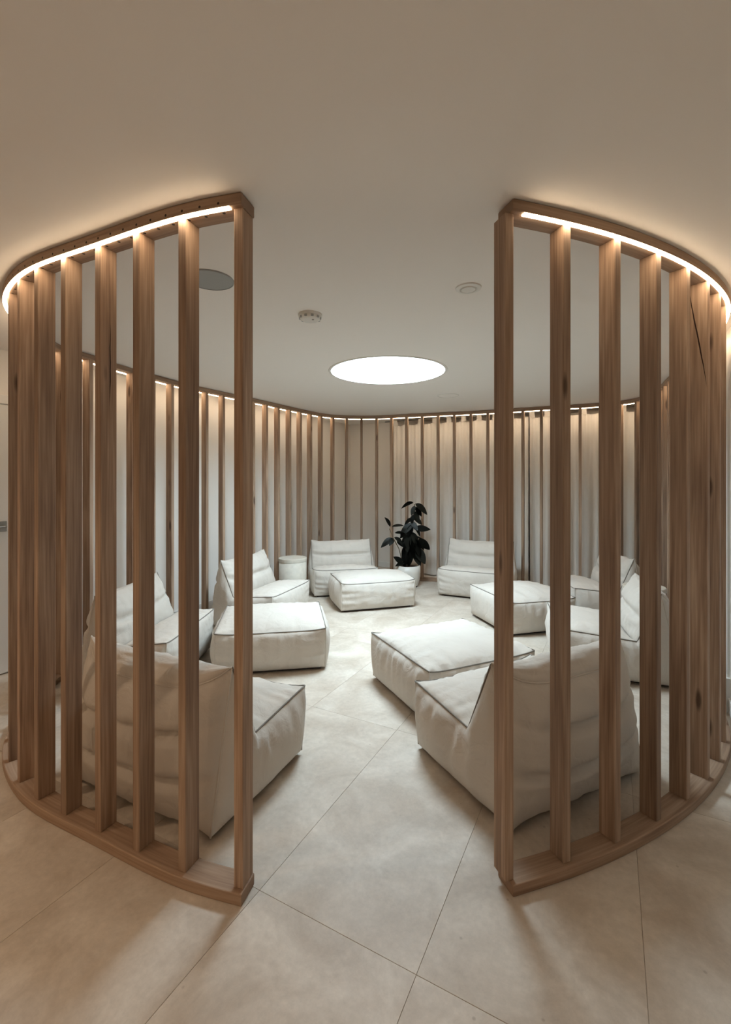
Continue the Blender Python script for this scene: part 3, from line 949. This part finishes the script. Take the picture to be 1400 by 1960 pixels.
# ----------------------------------------------------------------------------
# CURTAINS ON A RAIL ALONG THE BACK WALL
# ----------------------------------------------------------------------------
CB = 6.90                     # curtain line (room b)
rail = tag(put('curtain_rail', (lambda bm: (add_tube(bm, [(-3.3, CB, 2.47), (A1 - 0.02, CB, 2.47)], 0.010, 10), finish(bm, 'curtain_rail', True))[1])(bmesh.new()), M['metal'], rotz=ROT),
           'slim metal curtain rail under the ceiling at the back wall', 'curtain rail')
def curtain(a0, a1, label, seed, off):
    root = tag(empty('curtain', (0, 0, 0), ROT), label, 'curtain', 'linen curtains behind the slats')
    TOPZ = 2.405
    tabs = []
    n = int((a1 - a0) / 0.012)
    ntab = max(2, round((a1 - a0) / 0.235))
    P = []
    nzr = 26
    for i in range(n + 1):
        u = i / n
        a = a0 + (a1 - a0) * u
        col = []
        for j in range(nzr + 1):
            v = j / nzr
            z0 = 0.015
            sag = -0.016 * (1 - math.cos(2 * math.pi * u * ntab)) * 0.5
            z = z0 + (TOPZ + sag - z0) * v
            k = 1 - v
            ph = u * ntab * 2 * math.pi
            b = 0.026 * math.sin(ph * 1.0 + 1.8 * nz(u * 9, v * 0.8, 0, seed)) * (0.6 + 0.5 * k) + 0.012 * math.sin(ph * 2.7 + 3.0 * nz(u * 12, v * 0.9, 6, seed)) * (0.5 + 0.6 * v) + 0.020 * nz(u * 30, v * 1.2, 1, seed) + 0.03 * k * nz(u * 8, v * 0.7, 2, seed)
            aa = a + 0.02 * k * nz(u * 11, v, 3, seed)
            col.append((aa, CB + off + b, z))
        P.append(col)
    bm = bmesh.new(); add_grid(bm, P)
    drape = put('drape', finish(bm, 'drape', True), M['curtain'], root)
    for k in range(ntab):
        ac = a0 + (a1 - a0) * (k) / ntab
        if k == 0: ac += 0.03
        i = min(n, int((ac - a0) / (a1 - a0) * n))
        base = P[i][nzr]
        bm = bmesh.new()
        w = 0.036
        pts = []
        for q in range(11):
            t = q / 10
            an = -math.pi * 0.5 + math.pi * (2 * t - 0.0) * 0.5
            pts.append((CB - 0.016 * math.cos(math.pi * t), 2.47 + 0.014 * math.sin(math.pi * t)))
        loop = [(base[1] - 0.003, base[2] - 0.012)] + pts + [(base[1] + 0.003, base[2] - 0.012)]
        G = [[(ac + sx * w, y, z) for sx in (-1, -0.3, 0.3, 1)] for (y, z) in loop]
        add_grid(bm, G)
        put('tab', finish(bm, 'tab', True), M['curtain'], drape)
curtain(-3.14, -1.03, 'long off-white linen tab-top curtain behind the plant and back slats', 3, 0.0)
curtain(-1.01, 0.62, 'long off-white linen tab-top curtain at the right, behind the right end post', 5, 0.012)

# ----------------------------------------------------------------------------
# CEILING FITTINGS
# ----------------------------------------------------------------------------
def ceil_at(px, py):
    k = (H - CAM_Z) / (HORIZON - py)
    return ((px - 700) * k, FPX * k, H)
t = tag(empty('ceiling_speaker', ceil_at(402, 535)), 'large round grey speaker grille in the ceiling, seen past the left slats', 'speaker')
put('grille', lathe_mesh('grille', [(0.0005, -0.006), (0.112, -0.006), (0.112, 0.0)], 56, close=False), M['grille'], t)
put('frame_ring', lathe_mesh('frame_ring', [(0.112, 0.0), (0.112, -0.008), (0.117, -0.007), (0.118, 0.0)], 56, close=False), M['grille'], t)
t = tag(empty('ceiling_vent', ceil_at(897, 551)), 'small round white vent in the ceiling beside the right end post', 'vent')
put('flange', lathe_mesh('flange', [(0.040, -0.002), (0.046, -0.010), (0.066, -0.006), (0.068, 0.0)], 48, close=False), M['plastic'], t)
put('vent_disc', lathe_mesh('vent_disc', [(0.0005, -0.014), (0.036, -0.012), (0.040, -0.004)], 48, close=False), M['plastic'], t)
t = tag(empty('smoke_detector', ceil_at(594, 602)), 'white domed smoke detector on the ceiling left of the skylight', 'smoke detector')
put('mounting_plate', lathe_mesh('mounting_plate', [(0.0005, 0.0), (0.072, 0.0), (0.072, -0.012), (0.066, -0.014), (0.0005, -0.014)], 48, close=False), M['plastic'], t)
housing = put('housing', lathe_mesh('housing', [(0.064, -0.014), (0.062, -0.028), (0.046, -0.038), (0.0005, -0.040)], 48, True, close=False), M['plastic'], t)
for k in range(10):
    an = 2 * math.pi * k / 10
    put('louvre', box_mesh('louvre', 0.055, 0.067, -0.008, 0.008, -0.030, -0.017, 0.001), M['grille'], housing, rotz=an)
put('indicator', lathe_mesh('indicator', [(0.0005, -0.043), (0.006, -0.042), (0.007, -0.038)], 16, True, close=False), M['metal'], housing, loc=(0.02, -0.025, 0))
t = tag(empty('ceiling_plate', ceil_at(858, 757)), 'flush round cover plate in the ceiling behind the skylight', 'cover plate')
put('cover', lathe_mesh('cover', [(0.0005, -0.003), (0.118, -0.003), (0.12, 0.0)], 48, close=False), M['plaster'], t)
put('cover_rim', lathe_mesh('cover_rim', [(0.120, 0.0), (0.120, -0.005), (0.126, -0.004), (0.127, 0.0)], 48, close=False), M['plastic'], t)
